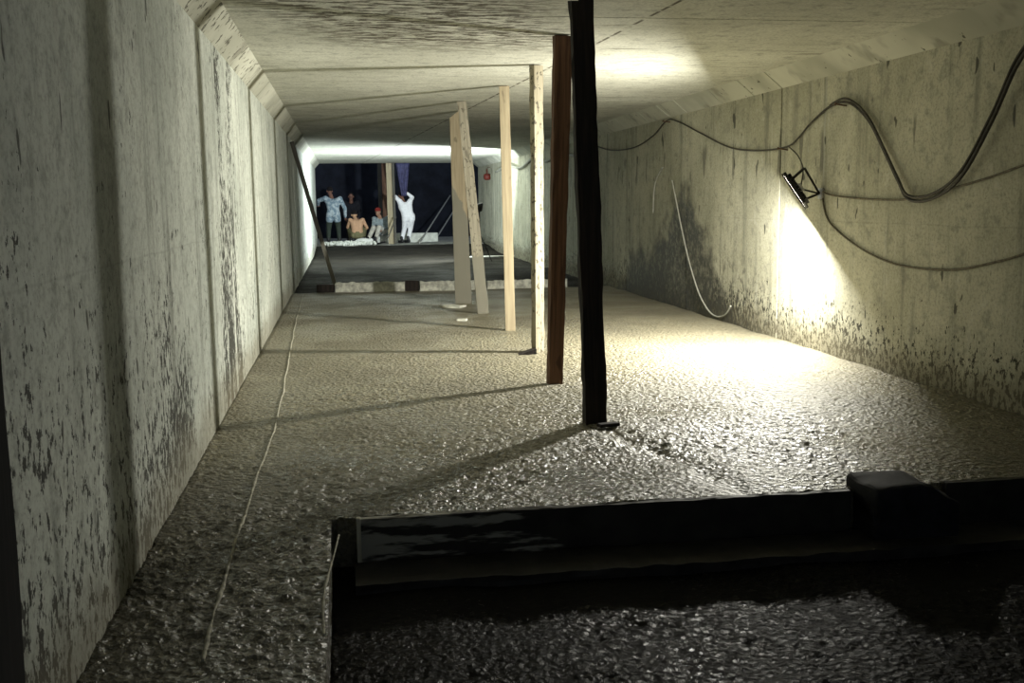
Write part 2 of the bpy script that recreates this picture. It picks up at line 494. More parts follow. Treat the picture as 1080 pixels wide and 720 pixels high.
plank('timber_post', (1.625, 8.79, -.02), (1.63, 8.79, 2.415), .10, .06, .55, T['speck'], 'pale mud-flecked timber prop behind the reddish brown prop', rough=.004, seed=3)
plank('timber_post', (1.635, 10.37, -.02), (1.60, 10.37, 2.415), .10, .06, -.12, T['pale'], 'clean yellow pine prop standing alone between flecked prop and board pair', rough=.0015, seed=4)
plank('timber_post', (1.575, 12.0, -.02), (1.365, 12.0, 2.418), .135, .05, -.1, T['lean'], 'narrow mortar-flecked plank leaning against the wide board, foot splayed right', rough=.004, seed=5, wtop=.10)
plank('timber_post', (1.49, 13.3, -.02), (1.44, 13.3, 2.40), .215, .05, -.1, T['wide'], 'wide pine board with grey crusted lower half beside the leaning plank', rough=.003, seed=6, wtop=.17, slant=.12)
# wedge under the third prop
bm = bmesh.new()
vs = [bm.verts.new(p) for p in [(-.09, -.05, 0), (.07, -.05, 0), (.07, -.05, .05), (-.09, .05, 0), (.07, .05, 0), (.07, .05, .05)]]
for f in [(0, 1, 2), (3, 5, 4), (0, 3, 4, 1), (1, 4, 5, 2), (0, 2, 5, 3)]: bm.faces.new([vs[i] for i in f])
o = obj('timber_wedge', bm, T['black']); o.location = (1.52, 8.72, -.005)
tag(o, 'small dark wedge driven at the foot of the flecked prop', 'wedge')
# splinter block at foot of the first prop
bm = bmesh.new(); box(bm, (0, 0, .01), (.13, .05, .02), Matrix.Rotation(.25, 3, 'Z'), .005)
o = obj('timber_offcut', bm, T['black']); o.location = (1.475, 5.76, 0); tag(o, 'flat dark timber offcut at the foot of the blackened prop', 'offcut')

plank('wall_plank', (-.735, 1.985, -.01), (-.735, 1.985, 2.27), .62, .05, PI / 2, T['soot'], 'dark upright board against the left wall at the photo edge', 'board', rough=.002, seed=9)
plank('leaning_pole', (-.17, 17.2, -.03), (-.725, 16.1, 2.2), .06, .04, 0, timber('grey pole wood', (.08, .077, .065), (.05, .047, .04), seed=9., stain=(1.0, 0., (.42, .40, .34))), 'thin grey pole leaning on the left wall deep in the tunnel', 'pole', rough=.003, seed=10)

# ------------------------------------------------------------------ edge forms across the slab
def rough_bar(name, a, b, h, t, mat, label, cat, amp=.006, group=None, z0=-.01, step=.03):
    a = V((*a, 0)); b = V((*b, 0)); d = (b - a); L = d.length; d.normalize(); nrm = V((-d.y, d.x, 0))
    ns = max(3, int(L / step)); bm = bmesh.new(); rings = []
    per = [(-.5, 0), (-.5, .5), (-.5, 1), (-.2, 1), (.2, 1), (.5, 1), (.5, .5), (.5, 0)]
    for k in range(ns + 1):
        ring = []
        for i, (u, w) in enumerate(per):
            p = a + d * (L * k / ns)
            kk = V((p.x * 7, p.y * 7 + i * .7, w * 2))
            q = p - a + nrm * (u * t + (amp * noise.noise(kk) if w > 0 else 0)) + V((0, 0, z0 + w * h + (amp * 1.3 * noise.noise(kk * 1.7 + V((5, 0, 0))) if w > 0 else 0)))
            ring.append(bm.verts.new(q))
        rings.append(ring)
    for r, s in zip(rings, rings[1:]):
        for i in range(8): bm.faces.new((r[i], r[(i + 1) % 8], s[(i + 1) % 8], s[i]))
    bm.faces.new(rings[0]); bm.faces.new(rings[-1])
    o = obj(name, bm, mat); o.location = a
    return tag(o, label, cat, group)

# near edge: dark boards against the slab face
def edge_mat():
    n = NT('mortar smeared form board'); x, y, z = n.sep(n.pos)
    c = n.mix(n.step(n.noise(n.pos, 8, 4), .3, .7), (.016, .014, .012), (.035, .031, .026))
    sm = n.mul(n.noise(n.scale(n.pos, (.6, 1, 4.)), 5, 4, .6), n.step(x, .5, 1.5, 1.1, .0))
    c = n.mix(n.step(sm, .5, .62, 0, .75), c, (.42, .41, .36))
    n.bump(n.noise(n.pos, 30, 4), .4, .006)
    return n.fin(c, .6, .3)
rough_bar('form_board', (.02, YF - .022), (2.2, YF - .022), .215, .035, edge_mat(), 'long dark edge board along the slab with pale mortar smears', 'board', .004, z0=-.215)
rough_bar('form_board', (2.66, YF - .022), (3.93, YF - .022), .225, .035, M['form'], 'plain dark edge board between the mud lump and the right wall', 'board', .004, z0=-.215)
rough_bar('shade_strip', (.0, YF - .2), (3.9, YF - .2), .05, .26, M['form'], 'dark flat strip put where shaded mud lies along the slab edge', 'plank', .006, z0=-.225)  # dark strip put in for the shaded smooth mud below the slab face
# stake at the left end
bm = bmesh.new(); box(bm, (0, 0, .11), (.018, .03, .25), None, .004)
o = obj('stake', bm, timber('pale stake wood', (.6, .57, .47), (.42, .4, .32))); o.location = (.02, YF - .058, -.22)
tag(o, 'thin upright stake holding the left end of the edge board', 'stake')
# lump of mud on the edge
bm = bmesh.new()
box(bm, (2.43, YF - .06, -.07), (.40, .30, .31), None, .02)
bmesh.ops.subdivide_edges(bm, edges=bm.edges[:], cuts=5, use_grid_fill=True)
for v in bm.verts:
    k = (v.co.x - 2.23) / .4
    if v.co.z > -.05:
        v.co.z += -.045 + .016 * math.sin(PI * min(1, max(0, k * 1.2))) - .07 * max(0, k - .62) / .38 + .012 * noise.noise(v.co * 13)
    v.co += V((.006, .01, .006)) * noise.noise(v.co * 11)
for v in bm.verts: v.co -= V((2.43, YF, -.225))
o = obj('mud_lump', bm, M['mudlump'], smooth=True); o.location = (2.43, YF, -.225)
tag(o, 'squarish dark mud lump straddling the slab edge at right', 'mud')

# far edge strips
KG = 'pale crusted strips across the floor'
rough_bar('edge_strip', (-.15, 15.55), (.86, 15.40), .16, .07, M['crust'], 'pale crusted strip across the floor nearest the left wall', 'strip', .018, z0=-.03)
rough_bar('edge_strip', (1.08, 15.36), (2.0, 15.36), .16, .07, M['crust'], 'pale crusted strip across the floor behind the wide board', 'strip', .018, z0=-.03)
rough_bar('edge_strip', (2.08, 15.38), (3.3, 15.42), .15, .07, M['crust'], 'pale crusted strip across the floor nearest the right wall', 'strip', .018, z0=-.03)
rough_bar('gap_filler', (-.42, 15.58), (-.17, 15.56), .14, .09, T['black'], 'dark piece filling the gap left of the first pale strip', 'block', .004, z0=-.03)  # dark pieces stand in for the dark gaps beside the strips
rough_bar('gap_filler', (.87, 15.44), (1.07, 15.42), .18, .09, T['black'], 'dark piece filling the gap between the two pale strips', 'block', .004, z0=-.03)
# pale flat bits on the screed
rough_bar('broken_board', (1.18, 12.9), (1.42, 12.75), .03, .2, M['crust'], 'pale flat mortar slab beside the foot of the wide board', 'slab', .008, z0=-.005)
rough_bar('mortar_scrap', (1.20, 11.35), (1.30, 11.32), .025, .1, M['crust'], 'small pale mortar scrap lying before the board pair', 'scrap', .008, z0=-.005)

# string line
pts = [(-.44, 2.95), (-.45, 3.45), (-.455, 4.05), (-.45, 4.9), (-.44, 6.15), (-.47, 7.84), (-.54, 10.77), (-.58, 13), (-.61, 15.3)]
P = smooth_path([(x, y, 0) for x, y in pts], 26)
bm = bmesh.new(); rr = []
for p in P:
    p.x += .012 * noise.noise(V((p.y * 1.7, 2, 0))); p.z = slab_h(p.x, p.y) + .001; rr.append(.0062 * (1 + .95 * noise.noise(V((0, p.y * 5, 0)))))
tube(bm, P, rr, 6)
for v in bm.verts: v.co -= V((-.44, 2.95, 0))
o = obj('string_line', bm, M['string'], smooth=True); o.location = (-.44, 2.95, 0)
tag(o, 'pale mortar-caked string line laid along the floor by the left wall', 'string')
# mortar trail off the pit edge
P = smooth_path([(-.06, 4.1, -.02), (-.075, 3.8, .004), (-.105, 3.4, .008), (-.10, 3.05, .008)], 14)
bm = bmesh.new(); tube(bm, P, [.003 + .006 * abs(noise.noise(V((0, p.y * 5, 0)))) for p in P], 6)
o = obj('mortar_bead', bm, M['string'], smooth=True); tag(o, 'short pale mortar bead running along the pit edge', 'mortar')

# ------------------------------------------------------------------ floodlight on the right wall
def floodlight(root, c, nrm, along, L, W, side_mat):
    """slim lamp head at c facing nrm, long side along"""
    nrm = nrm.normalized(); a = (along - nrm * along.dot(nrm)).normalized(); b = nrm.cross(a)
    Rm = Matrix((a, b, nrm)).transposed()
    def part(name, items, mat):
        bm = bmesh.new()
        for cc, ss, bv in items: box(bm, V(c) - root.location + Rm @ V(cc), ss, Rm, bv)
        return obj(name, bm, mat, root)
    h = part('lamp_housing', [((0, 0, -.015), (L, W, .026), .006)], side_mat)
    part('cooling_fins', [((L * (-.4 + .8 * i / 8), 0, -.04), (.008, W * .8, .026), 0) for i in range(9)], side_mat)
    part('lamp_glass', [((0, 0, .002), (L * .9, W * .86, .006), .002)], M['glass'])
    part('bezel', [((s * L * .475, 0, .006), (L * .05, W, .012), .002) for s in (-1, 1)] + [((0, s * W * .465, .006), (L, W * .07, .012), .002) for s in (-1, 1)], side_mat)
    return Rm

def area_lamp(name, c, nrm, sx, sy, power, col, parent, along):
    d = bpy.data.lights.new(name, 'AREA'); d.shape = 'RECTANGLE'; d.size = sx; d.size_y = sy
    d.energy = power; d.color = col
    o = bpy.data.objects.new(name, d); COL.objects.link(o)
    z = -nrm.normalized(); x = (along - z * along.dot(z)).normalized(); y = z.cross(x)
    o.parent = parent
    o.matrix_world = Matrix.Translation(V(c)) @ Matrix((x, y, z)).transposed().to_4x4()
    o.location = V(c) - parent.location
    return o

LC = V((3.70, 8.26, 1.35)); LN = V((-.76, .33, -.56))
lamp = empty('floodlight', (3.93, 8.32, 1.36))
tag(lamp, 'black floodlight on a bracket shining down from the right wall', 'lamp')
AL = V((-.30, .80, .62)).cross(V((0, 0, 0))) if False else V((-.42, .50, .76))
Rm = floodlight(lamp, LC, LN, AL, .31, .2, M['iron'])
hub = V((3.93, 8.28, 1.33)) - lamp.location
def bar(name, a, b, r, mat, parent): 
    bm = bmesh.new(); tube(bm, [a, b], r, 8); return obj(name, bm, mat, parent)
lc = LC - lamp.location
ax, bx, nx_ = (Rm @ V((1, 0, 0))), (Rm @ V((0, 1, 0))), (Rm @ V((0, 0, 1)))
bar('bracket_arm', lc + ax * .10 - nx_ * .04, lc + ax * .12 - nx_ * .17 , .012, M['iron'], lamp)
bar('bracket_arm', lc + ax * .12 - nx_ * .17, hub, .010, M['iron'], lamp)
bar('bracket_arm', lc - ax * .11 - nx_ * .04, hub, .010, M['iron'], lamp)
bar('bracket_arm', lc - nx_ * .04, hub, .008, M['iron'], lamp)
bm = bmesh.new(); box(bm, hub + V((.014, 0, 0)), (.026, .07, .09), None, .006); obj('wall_plate', bm, M['alu'], lamp)
bm = bmesh.new(); box(bm, lc - nx_ * .055, (.07, .05, .04), Rm, .006); obj('junction_box', bm, M['alu'], lamp)
bm = bmesh.new(); tube(bm, smooth_path([lc - nx_ * .06, lc + V((.08, .02, .18)), V((0, .40, .30)), V((-.005, .58, .385))], 8), .006, 7); obj('power_cord', bm, M['cable'], lamp, True)
area_lamp('lamp_light', LC + LN.normalized() * .02, LN, .15, .10, 290., (1., .975, .87), lamp, AL)

# ------------------------------------------------------------------ cables on the right wall
def cable(name, pts, r, mat, label, x=XR, cat='cable', n=7, taper=0.):
    P = smooth_path([(x - (p[2] if len(p) > 2 else r + .003), p[0], p[1]) for p in pts], n)
    o0 = P[0].copy()
    bm = bmesh.new(); tube(bm, [p - o0 for p in P], [r * (1 - taper * max(0, min(1, p.y - 7.6))) for p in P], 8)
    o = obj(name, bm, mat, smooth=True); o.location = o0
    return tag(o, label, cat)
main = [(4.9, 2.25, .16), (5.3, 2.22, .12), (5.62, 2.06, .09), (5.87, 1.76, .07), (6.18, 1.43, .06), (6.5, 1.29, .05), (6.82, 1.275, .05), (7.0, 1.41, .04), (7.21, 1.62, .035), (7.44, 1.84, .03), (7.67, 1.98, .028), (7.88, 2.04, .028)]
cable('power_cable', main + [(8.16, 2.03), (8.51, 1.92), (8.73, 1.82), (8.99, 1.75), (9.65, 1.75), (10.41, 1.82), (11.3, 2.02), (12.08, 2.2), (12.53, 2.25), (13.13, 2.10), (14.03, 2.0), (15.33, 2.03), (16.6, 2.2)], .0125, M['cable'], 'long black cable looping in waves along the right wall', taper=.33)
cable('power_cable', [(y, z + .028, (q[0] if q else .03) + .010) for y, z, *q in main] + [(8.1, 2.035, .04)], .010, M['cable'], 'second black cable twinned with the upper loop at the right edge')
cable('power_cable', [(8.26, 1.345), (8.03, 1.31), (7.44, 1.28), (6.88, 1.28), (6.43, 1.34), (6.02, 1.40), (5.66, 1.47), (5.0, 1.6)], .0078, M['cable2'], 'thin cable running nearly level from the floodlight to the right edge')
cable('power_cable', [(8.26, 1.31), (8.17, 1.14), (7.97, 1.03), (7.56, .9), (7.13, .82), (6.74, .80), (6.28, .82), (5.88, .89), (5.62, .95), (5.0, 1.13)], .0078, M['cable2'], 'lowest thin cable sagging from the floodlight toward the right edge')
cable('power_cable', [(16.5, 2.19), (17.5, 2.05), (18.8, 2.15), (20.2, 2.05), (21.6, 2.16), (23.2, 2.02), (25., 2.14), (27., 2.05)], .03, M['white_cord'], 'pale bundled cable slung high on the far right wall')
cable('loose_wire', [(12.32, 1.52), (12.2, 1.35), (11.94, .96), (11.65, .58), (11.31, .25), (10.99, .08), (10.72, .035), (10.46, .08), (10.3, .19)], .0095, M['white_cord'], 'long pale wire hanging down the stained wall and curling at the floor', cat='wire')
cable('loose_wire', [(12.7, 1.69), (12.94, 1.57), (13.06, 1.42), (13.1, 1.12)], .0095, M['white_cord'], 'short pale wire hooked above the dark wall stain', cat='wire')
def nail(y, z, label, L=.09):
    bm = bmesh.new(); tube(bm, [(.02, 0, -.004), (-L, 0, .012)], .006, 8); tube(bm, [(-L, 0, .012), (-L - .006, 0, .013)], .013, 8)
    o = obj('wall_nail', bm, M['rust']); o.location = (XR, y, z); tag(o, label, 'nail')
nail(7.9, 2.015, 'rusty nail carrying the top of the big cable loop')
nail(9.0, 1.725, 'rusty nail under the cable above the floodlight')
nail(12.45, 2.225, 'rusty nail holding the cable above the pale wires')

# red pail hanging at the far right
r = empty('hanging_pail', (3.87, 28.3, 1.86)); tag(r, 'small dark red pail hung high on the far right wall', 'pail')
bm = bmesh.new(); lathe(bm, [(.05, 0), (.085, .02), (.10, .09), (.09, .15), (.06, .17)], (0, 0, 0)); obj('pail_body', bm, M['red'], r, True)
bm = bmesh.new(); tube(bm, smooth_path([(0, -.07, .16), (0, -.04, .26), (0, 0, .3), (0, .04, .26), (0, .07, .16)], 6), .008, 7); obj('pail_handle', bm, M['red'], r, True)
bm = bmesh.new(); tube(bm, [(0, 0, .3), (.02, 0, .34), (.1, 0, .34)], .007, 6); obj('pail_hook', bm, M['rust'], r)

# ------------------------------------------------------------------ far end
G0 = .10
kx = lambda px, Y: (px - 361.8) * Y / 1100.
bm = bmesh.new(); box(bm, (0, 0, .12), (1.85, .3, .30), None, .015)
o = obj('kerb_block', bm, M['kerb']); o.location = (kx(427, 31.6), 31.75, G0); tag(o, 'long pale concrete kerb block behind the worker in white', 'kerb')
plank('timber_post', (kx(410.5, 30.6), 30.6, .06), (kx(409.8, 30.6), 30.6, 2.415), .17, .06, -.1, T['pale'], 'bright pine prop at the far mouth beside the worker in white', rough=.002, seed=12)
plank('timber_post', (kx(414.6, 30.5), 30.5, .06), (kx(414.2, 30.5), 30.5, 2.415), .065, .05, -.1, T['grey'], 'thin dark batten touching the bright pine prop at the far mouth', rough=.002, seed=13)
plank('timber_post', (kx(404.5, 32.8), 32.8, .06), (kx(404.5, 32.8), 32.8, 2.55), .13, .08, 0, T['brown'], 'dark brown post standing behind the bright far prop', rough=.002, seed=14)
plank('timber_post', (kx(400, 33.6), 33.6, .06), (kx(400, 33.6), 33.6, 2.6), .12, .08, 0, T['grey'], 'dim grey post farthest back at the tunnel mouth', rough=.002, seed=15)
# hanging blue sheet
bm = bmesh.new(); rows = []
for j in range(17):
    s = j / 16; row = []
    wd = .40 * (1 - s) + .15 * s
    for i in range(15):
        u = i / 14 - .5
        row.append(bm.verts.new((u * wd + .02 * s, .03 * math.sin(u * 22 + s * 2) * (.5 + s), -s * .95)))
    rows.append(row)
for a, b in zip(rows, rows[1:]):
    for i in range(14): bm.faces.new((a[i], a[i + 1], b[i + 1], b[i]))
bmesh.ops.solidify(bm, geom=bm.faces[:], thickness=.006)
o = obj('hanging_sheet', bm, M['tarp'], smooth=True); o.location = (kx(424, 30.75), 30.75, 2.418)
tag(o, 'blue violet plastic sheet hanging over the worker in white', 'sheet')
bm = bmesh.new(); tube(bm, [(0, 0, 0), V((kx(473, 36.1), 36.15, 1.50)) - V((kx(440, 30.6), 30.6, G0 + .02))], .022, 8)
o = obj('leaning_rod', bm, M['rod']); o.location = (kx(440, 30.6), 30.6, G0 + .02); tag(o, 'longer grey rod slanting up from the ground before the kerb end', 'rod')
bm = bmesh.new(); tube(bm, [(0, 0, 0), V((kx(482, 36.1), 36.15, 1.25)) - V((kx(456, 32.2), 32.2, G0 + .02))], .022, 8)
o = obj('leaning_rod', bm, M['rod']); o.location = (kx(456, 32.2), 32.2, G0 + .02); tag(o, 'shorter grey rod slanting up from behind the kerb end', 'rod')
bm = bmesh.new(); tube(bm, [(0, 0, 0), (1.9, -.2, .02)], .02, 8)
o = obj('pale_pipe', bm, M['white_cord']); o.location = (2.55, 24.4, .0); tag(o, 'thin pale pipe lying on the dark base behind the props', 'pipe')
# spoil heap, uncountable rubble
bm = bmesh.new()
for i in range(380):
    a = max(-.52, min(.52, random.gauss(0, .3))); b = max(-.28, min(.28, random.gauss(0, .17)))
    h = max(0, .10 * (1 - (a / 1.2) ** 2 - (b / .8) ** 2)); s = random.uniform(.02, .07)
    q = bmesh.ops.create_icosphere(bm, subdivisions=1, radius=s)
    rot = Matrix.Rotation(random.random() * 6, 3, 'X') @ Matrix.Rotation(random.random() * 6, 3, 'Z')
    for v in q['verts']: v.co = rot @ V((v.co.x, v.co.y * random.uniform(.7, 1), v.co.z * .6)) * random.uniform(.85, 1.1) + V((a * 1.4, b, h * random.uniform(.3, 1) + .02))
o = obj('rubble_heap', bm, M['kerb']); o.location = (kx(366, 29.95), 29.95, G0 - .02); tag(o, 'low heap of pale rubble in front of the crouching workers', 'rubble', kind='stuff')
# sack
bm = bmesh.new(); ellipsoid(bm, (0, 0, .09), (.24, .14, .10)); ellipsoid(bm, (.22, 0, .12), (.08, .08, .06))
me = remeshed(bm, .02, 4); o = link('sack', me, M['sack']); o.location = (kx(381, 30.45), 30.45, G0 + .0); tag(o, 'white sack lying on rubble before the bare-backed worker', 'sack')
# shovel
r = empty('shovel', (kx(405, 30.1), 30.1, G0)); tag(r, 'dark shovel with its blade on the ground by the bright far prop', 'shovel')
bm = bmesh.new(); rows = []
for j in range(6):
    s = j / 5; w = .12 * (1 - .35 * s ** 3)
    rows.append([bm.verts.new((-.02 - s * .24, u * w, .03 + .02 * math.cos(u * 3) * 1. + .05 * (1 - s))) for u in (-1, -.5, 0, .5, 1)])
for a, b in zip(rows, rows[1:]):
    for i in range(4): bm.faces.new((a[i], a[i + 1], b[i + 1], b[i]))
bmesh.ops.solidify(bm, geom=bm.faces[:], thickness=.012); obj('blade', bm, M['iron'], r)
bm = bmesh.new(); tube(bm, [(-.06, 0, .08), (.06, 0, .2), (.30, .05, .78)], .018, 8); obj('handle', bm, T['grey'], r)

# work lamp lighting the far mouth, on a tripod hidden behind the board pair
r = empty('work_lamp', (2.93, 22.75, -.02)); tag(r, 'tripod work lamp lighting the far mouth, mostly hidden behind the board pair', 'lamp')
fc = V((2.90, 22.80, 1.15)); fn = V((-.70, .62, .34))
floodlight(r, fc, fn, V((1, .3, 0)), .26, .2, M['iron'])
bm = bmesh.new(); tube(bm, [(0, 0, .55), (0, 0, 1.13)], .014, 8); obj('mast', bm, M['iron'], r)
for k in range(3):
    a = k * 2.094 + .5; bm = bmesh.new(); tube(bm, [(0, 0, .62), (.32 * math.cos(a), .32 * math.sin(a), .0)], .011, 8); obj('leg', bm, M['iron'], r)
area_lamp('lamp_light', fc + fn.normalized() * .03, fn,   .2, .16, 540., (.86, .96, 1.), r, V((1, .3, 0)))

# ------------------------------------------------------------------ people
def cloth(name, col, var=.2, sc=14.): return plain(name, col, .9, var, sc, .15)
SK = plain('tan skin', (.30, .17, .11), .6, .1, 10., .3)
SKD = plain('brown skin', (.17, .085, .06), .6, .1, 10., .3)

def hand(bm, w, d, side, curl=.9, s=1.):
    """palm, four unequal bent fingers and a thumb from the wrist w along d"""
    w = V(w); d = V(d).normalized(); u, q = frame_for(d); u = u * side
    pc = w + d * .05 * s
    for k in (-1, 0, 1): capsule(bm, w + u * k * .012 * s, w + d * .085 * s + u * k * .026 * s, .017 * s, .014 * s, 8)
    for k, L in enumerate((.066, .076, .070, .055)):
        b0 = w + d * .088 * s + u * (-.032 + k * .0215) * s
        d1 = (d * math.cos(curl * .5) + q * math.sin(curl * .5)); d2 = (d * math.cos(curl * 1.2) + q * math.sin(curl * 1.2))
        b1 = b0 + d1 * L * .52 * s; b2 = b1 + d2 * L * .48 * s
        capsule(bm, b0, b1, .0095 * s, .0088 * s, 7); capsule(bm, b1, b2, .0088 * s, .0075 * s, 7)
    t0 = w + d * .03 * s - u * .03 * s; t1 = t0 + (d * .6 - u * .8).normalized() * .035 * s; t2 = t1 + (d * .9 + q * .4).normalized() * .03 * s
    capsule(bm, t0, t1, .012 * s, .0105 * s, 7); capsule(bm, t1, t2, .0105 * s, .009 * s, 7)

def person(loc, J, label, mats, sleeves='long', shirt=True, hair_len=.0, cap=None, hem=.12, look=(0, 1, 0)):
    """J: joints in metres from the feet. One continuous remeshed body; clothing and hair are children."""
    j = {k: V(v) for k, v in J.items()}
    look = V(look).normalized()
    bm = bmesh.new()
    pel, chest, neck, head = j['pelvis'], j['chest'], j['neck'], j['head']
    mid = (pel + chest) / 2
    def torso(b, g):
        ax = (j['shR'] - j['shL']).normalized(); hx = (j['hipR'] - j['hipL']).normalized()
        for s in (-1, 1):
            capsule(b, pel + hx * s * .075, mid + ax * s * .065, .105 + g, .10 + g)
            capsule(b, mid + ax * s * .065, chest + ax * s * .085, .10 + g, .112 + g)
            capsule(b, chest + ax * s * .08, (j['shR'] if s > 0 else j['shL']), .11 + g, .068 + g)
        capsule(b, pel, chest, .11 + g, .115 + g)
    def arm(b, S_, g, upto=1.):
        s, e, w = j['sh' + S_], j['el' + S_], j['wr' + S_]
        capsule(b, s, e, .060 + g, .046 + g)
        if upto > .5: capsule(b, e, e.lerp(w, .95 if upto >= 1 else upto), .046 + g, .031 + g)
    def leg(b, S_, g):
        h, k, a = j['hip' + S_], j['kn' + S_], j['an' + S_]
        capsule(b, h, k, .092 + g, .062 + g); capsule(b, k, a + V((0, 0, .02)), .060 + g, .042 + g)
    torso(bm, 0)
    for S_ in 'LR':
        arm(bm, S_, 0); leg(bm, S_, 0)
        e, w = j['el' + S_], j['wr' + S_]
        hand(bm, w, j.get('hd' + S_, w + (w - e)) - w, 1 if S_ == 'R' else -1)
        a = j['an' + S_]; t = V(J.get('toe' + S_, a + look * .17)); t.z = a.z - .035
        capsule(bm, a, a + V((0, 0, -.025)) - look * .03, .042, .038); capsule(bm, a + V((0, 0, -.02)), t, .042, .030)
    capsule(bm, chest + (neck - chest) * .5, head - V((0, 0, .04)), .062, .055)
    up = V((0, 0, 1)); rt = look.cross(up).normalized(); up2 = rt.cross(look)
    Rh = Matrix((rt, look, up2)).transposed()
    ellipsoid(bm, head + up2 * .03, (.076, .095, .098), Rh)
    ellipsoid(bm, head + look * .03 - up2 * .055, (.056, .062, .06), Rh)             # jaw
    capsule(bm, head + look * .093 + up2 * .015, head + look * .112 - up2 * .022, .010, .015, 8)   # nose
    capsule(bm, head + look * .085 - up2 * .058 - rt * .02, head + look * .085 - up2 * .058 + rt * .02, .009, .009, 8)   # mouth
    for s in (-1, 1):
        capsule(bm, head + rt * s * .078 + up2 * .015, head + rt * s * .082 - up2 * .025, .014, .011, 8)   # ears
        capsule(bm, head + look * .086 + rt * s * .018 + up2 * .036, head + look * .078 + rt * s * .045 + up2 * .036, .010, .009, 8)  # brows
    body = link('person', remeshed(bm, .009, 4), mats['skin'])
    body.location = loc; tag(body, label, 'person')
    def child(name, fill, mat, vox=.014):
        b = bmesh.new(); fill(b); return link(name, remeshed(b, vox, 3), mat, body)
    if shirt:
        def f(b):
            torso(b, .014)
            for S_ in 'LR':
                arm(b, S_, .012, 1. if sleeves == 'long' else .3)
                capsule(b, j['hip' + S_] + V((0, 0, .05)), j['hip' + S_].lerp(j['kn' + S_], hem), .11, .112)
        child('shirt', f, mats['shirt'])
    def f(b):
        for S_ in 'LR':
            leg(b, S_, .014); capsule(b, pel + (j['hip' + S_] - pel) * .4, j['hip' + S_], .115, .105)
        capsule(b, pel, pel + (mid - pel) * .25, .118, .116)
    child('trousers', f, mats['trousers'])
    for S_ in 'LR':
        def f(b):
            a = j['an' + S_]; t = V(J.get('toe' + S_, a + look * .17)); t.z = a.z - .03
            capsule(b, a + V((0, 0, .09)), a, .056, .054); capsule(b, a - V((0, 0, .015)) - look * .035, t, .052, .042)
        child('boot', f, mats['boot'])
    def f(b):
        ellipsoid(b, head + up2 * .05 - look * .014, (.084, .098, .088), Rh)
        if hair_len: ellipsoid(b, head - look * .04 - up2 * .03, (.07, .06, .08), Rh)
    if cap:
        def f2(b):
            ellipsoid(b, head + up2 * .06, (.088, .104, .075), Rh); capsule(b, head + look * .09 + up2 * .055 - rt * .035, head + look * .15 + up2 * .045 - rt * .0, .012, .010, 8); capsule(b, head + look * .09 + up2 * .055 + rt * .035, head + look * .15 + up2 * .045, .012, .010, 8)
        child('cap', f2, cap, .010)
    else:
        child('hair', f, mats['hair'], .010)
    return body

HAIR = cloth('black hair', (.012, .01, .01), .3, 60.)
BOOT = plain('black rubber boots', (.015, .015, .016), .5, .3, 20.)
DARK = cloth('dark green trousers', (.035, .045, .035))
# standing, blue grey shirt, back to the camera, left arm stretched out
n = NT('mottled blue grey shirt'); c = n.mix(n.step(n.noise(n.obj, 11, 3, .6), .42, .58), (.16, .22, .27), (.38, .44, .47)); M['mottle'] = n.fin(c, .9, .1)
person((kx(351, 31.2), 31.2, G0), dict(pelvis=(0.02, 0, .86), chest=(.01, .06, 1.20), neck=(-.02, .1, 1.40), head=(-.07, .14, 1.54), shL=(-.20, .07, 1.33), shR=(.22, .07, 1.31),
    elL=(-.40, .2, 1.27), wrL=(-.42, .42, 1.14), elR=(.36, .05, 1.03), wrR=(.36, .15, .78), hipL=(-.08, 0, .84), hipR=(.11, 0, .84), knL=(-.13, .05, .46), knR=(.15, .05, .46), anL=(-.15, 0, .075), anR=(.17, 0, .075)),
    'standing worker in a mottled blue-grey shirt with one arm stretched left', dict(skin=SKD, shirt=M['mottle'], trousers=DARK, boot=BOOT, hair=HAIR), hem=.35, look=(-.3, 1, -.1))
# half hidden one behind
person((kx(370, 33.0), 33.0, G0), dict(pelvis=(0, 0, .76), chest=(0, -.08, 1.08), neck=(0, -.12, 1.25), head=(0, -.17, 1.38), shL=(.19, -.08, 1.19), shR=(-.19, -.08, 1.19),
    elL=(.26, -.06, .92), wrL=(.2, -.22, .74), elR=(-.26, -.06, .92), wrR=(-.2, -.22, .74), hipL=(.1, 0, .74), hipR=(-.1, 0, .74), knL=(.12, -.06, .42), knR=(-.12, -.06, .42), anL=(.12, 0, .075), anR=(-.12, 0, .075)),
    'dim worker in dark clothes facing forward behind the blue-grey shirt', dict(skin=SKD, shirt=cloth('black shirt', (.014, .014, .018)), trousers=cloth('black trousers', (.012, .012, .014)), boot=BOOT, hair=HAIR), look=(0, -1, -.15))
# crouching bare back
person((kx(375, 31.0), 31.0, G0), dict(pelvis=(.02, 0, .26), chest=(0, .12, .60), neck=(-.03, .18, .76), head=(-.06, .27, .84), shL=(-.18, .13, .69), shR=(.18, .13, .69),
    elL=(-.26, .26, .48), wrL=(-.14, .46, .36), elR=(.30, .2, .46), wrR=(.16, .42, .34), hipL=(-.09, .0, .26), hipR=(.11, .0, .26), knL=(-.22, .36, .46), knR=(.24, .36, .46), anL=(-.17, .12, .075), anR=(.19, .12, .075), toeL=(-.19, .28, 0), toeR=(.21, .28, 0)),
    'crouching bare-backed worker with his back to the camera', dict(skin=plain('warm tan skin', (.50, .30, .18), .6, .1, 10.), trousers=cloth('olive work trousers', (.16, .15, .08)), boot=BOOT, hair=HAIR), shirt=False, look=(-.2, 1, -.3))
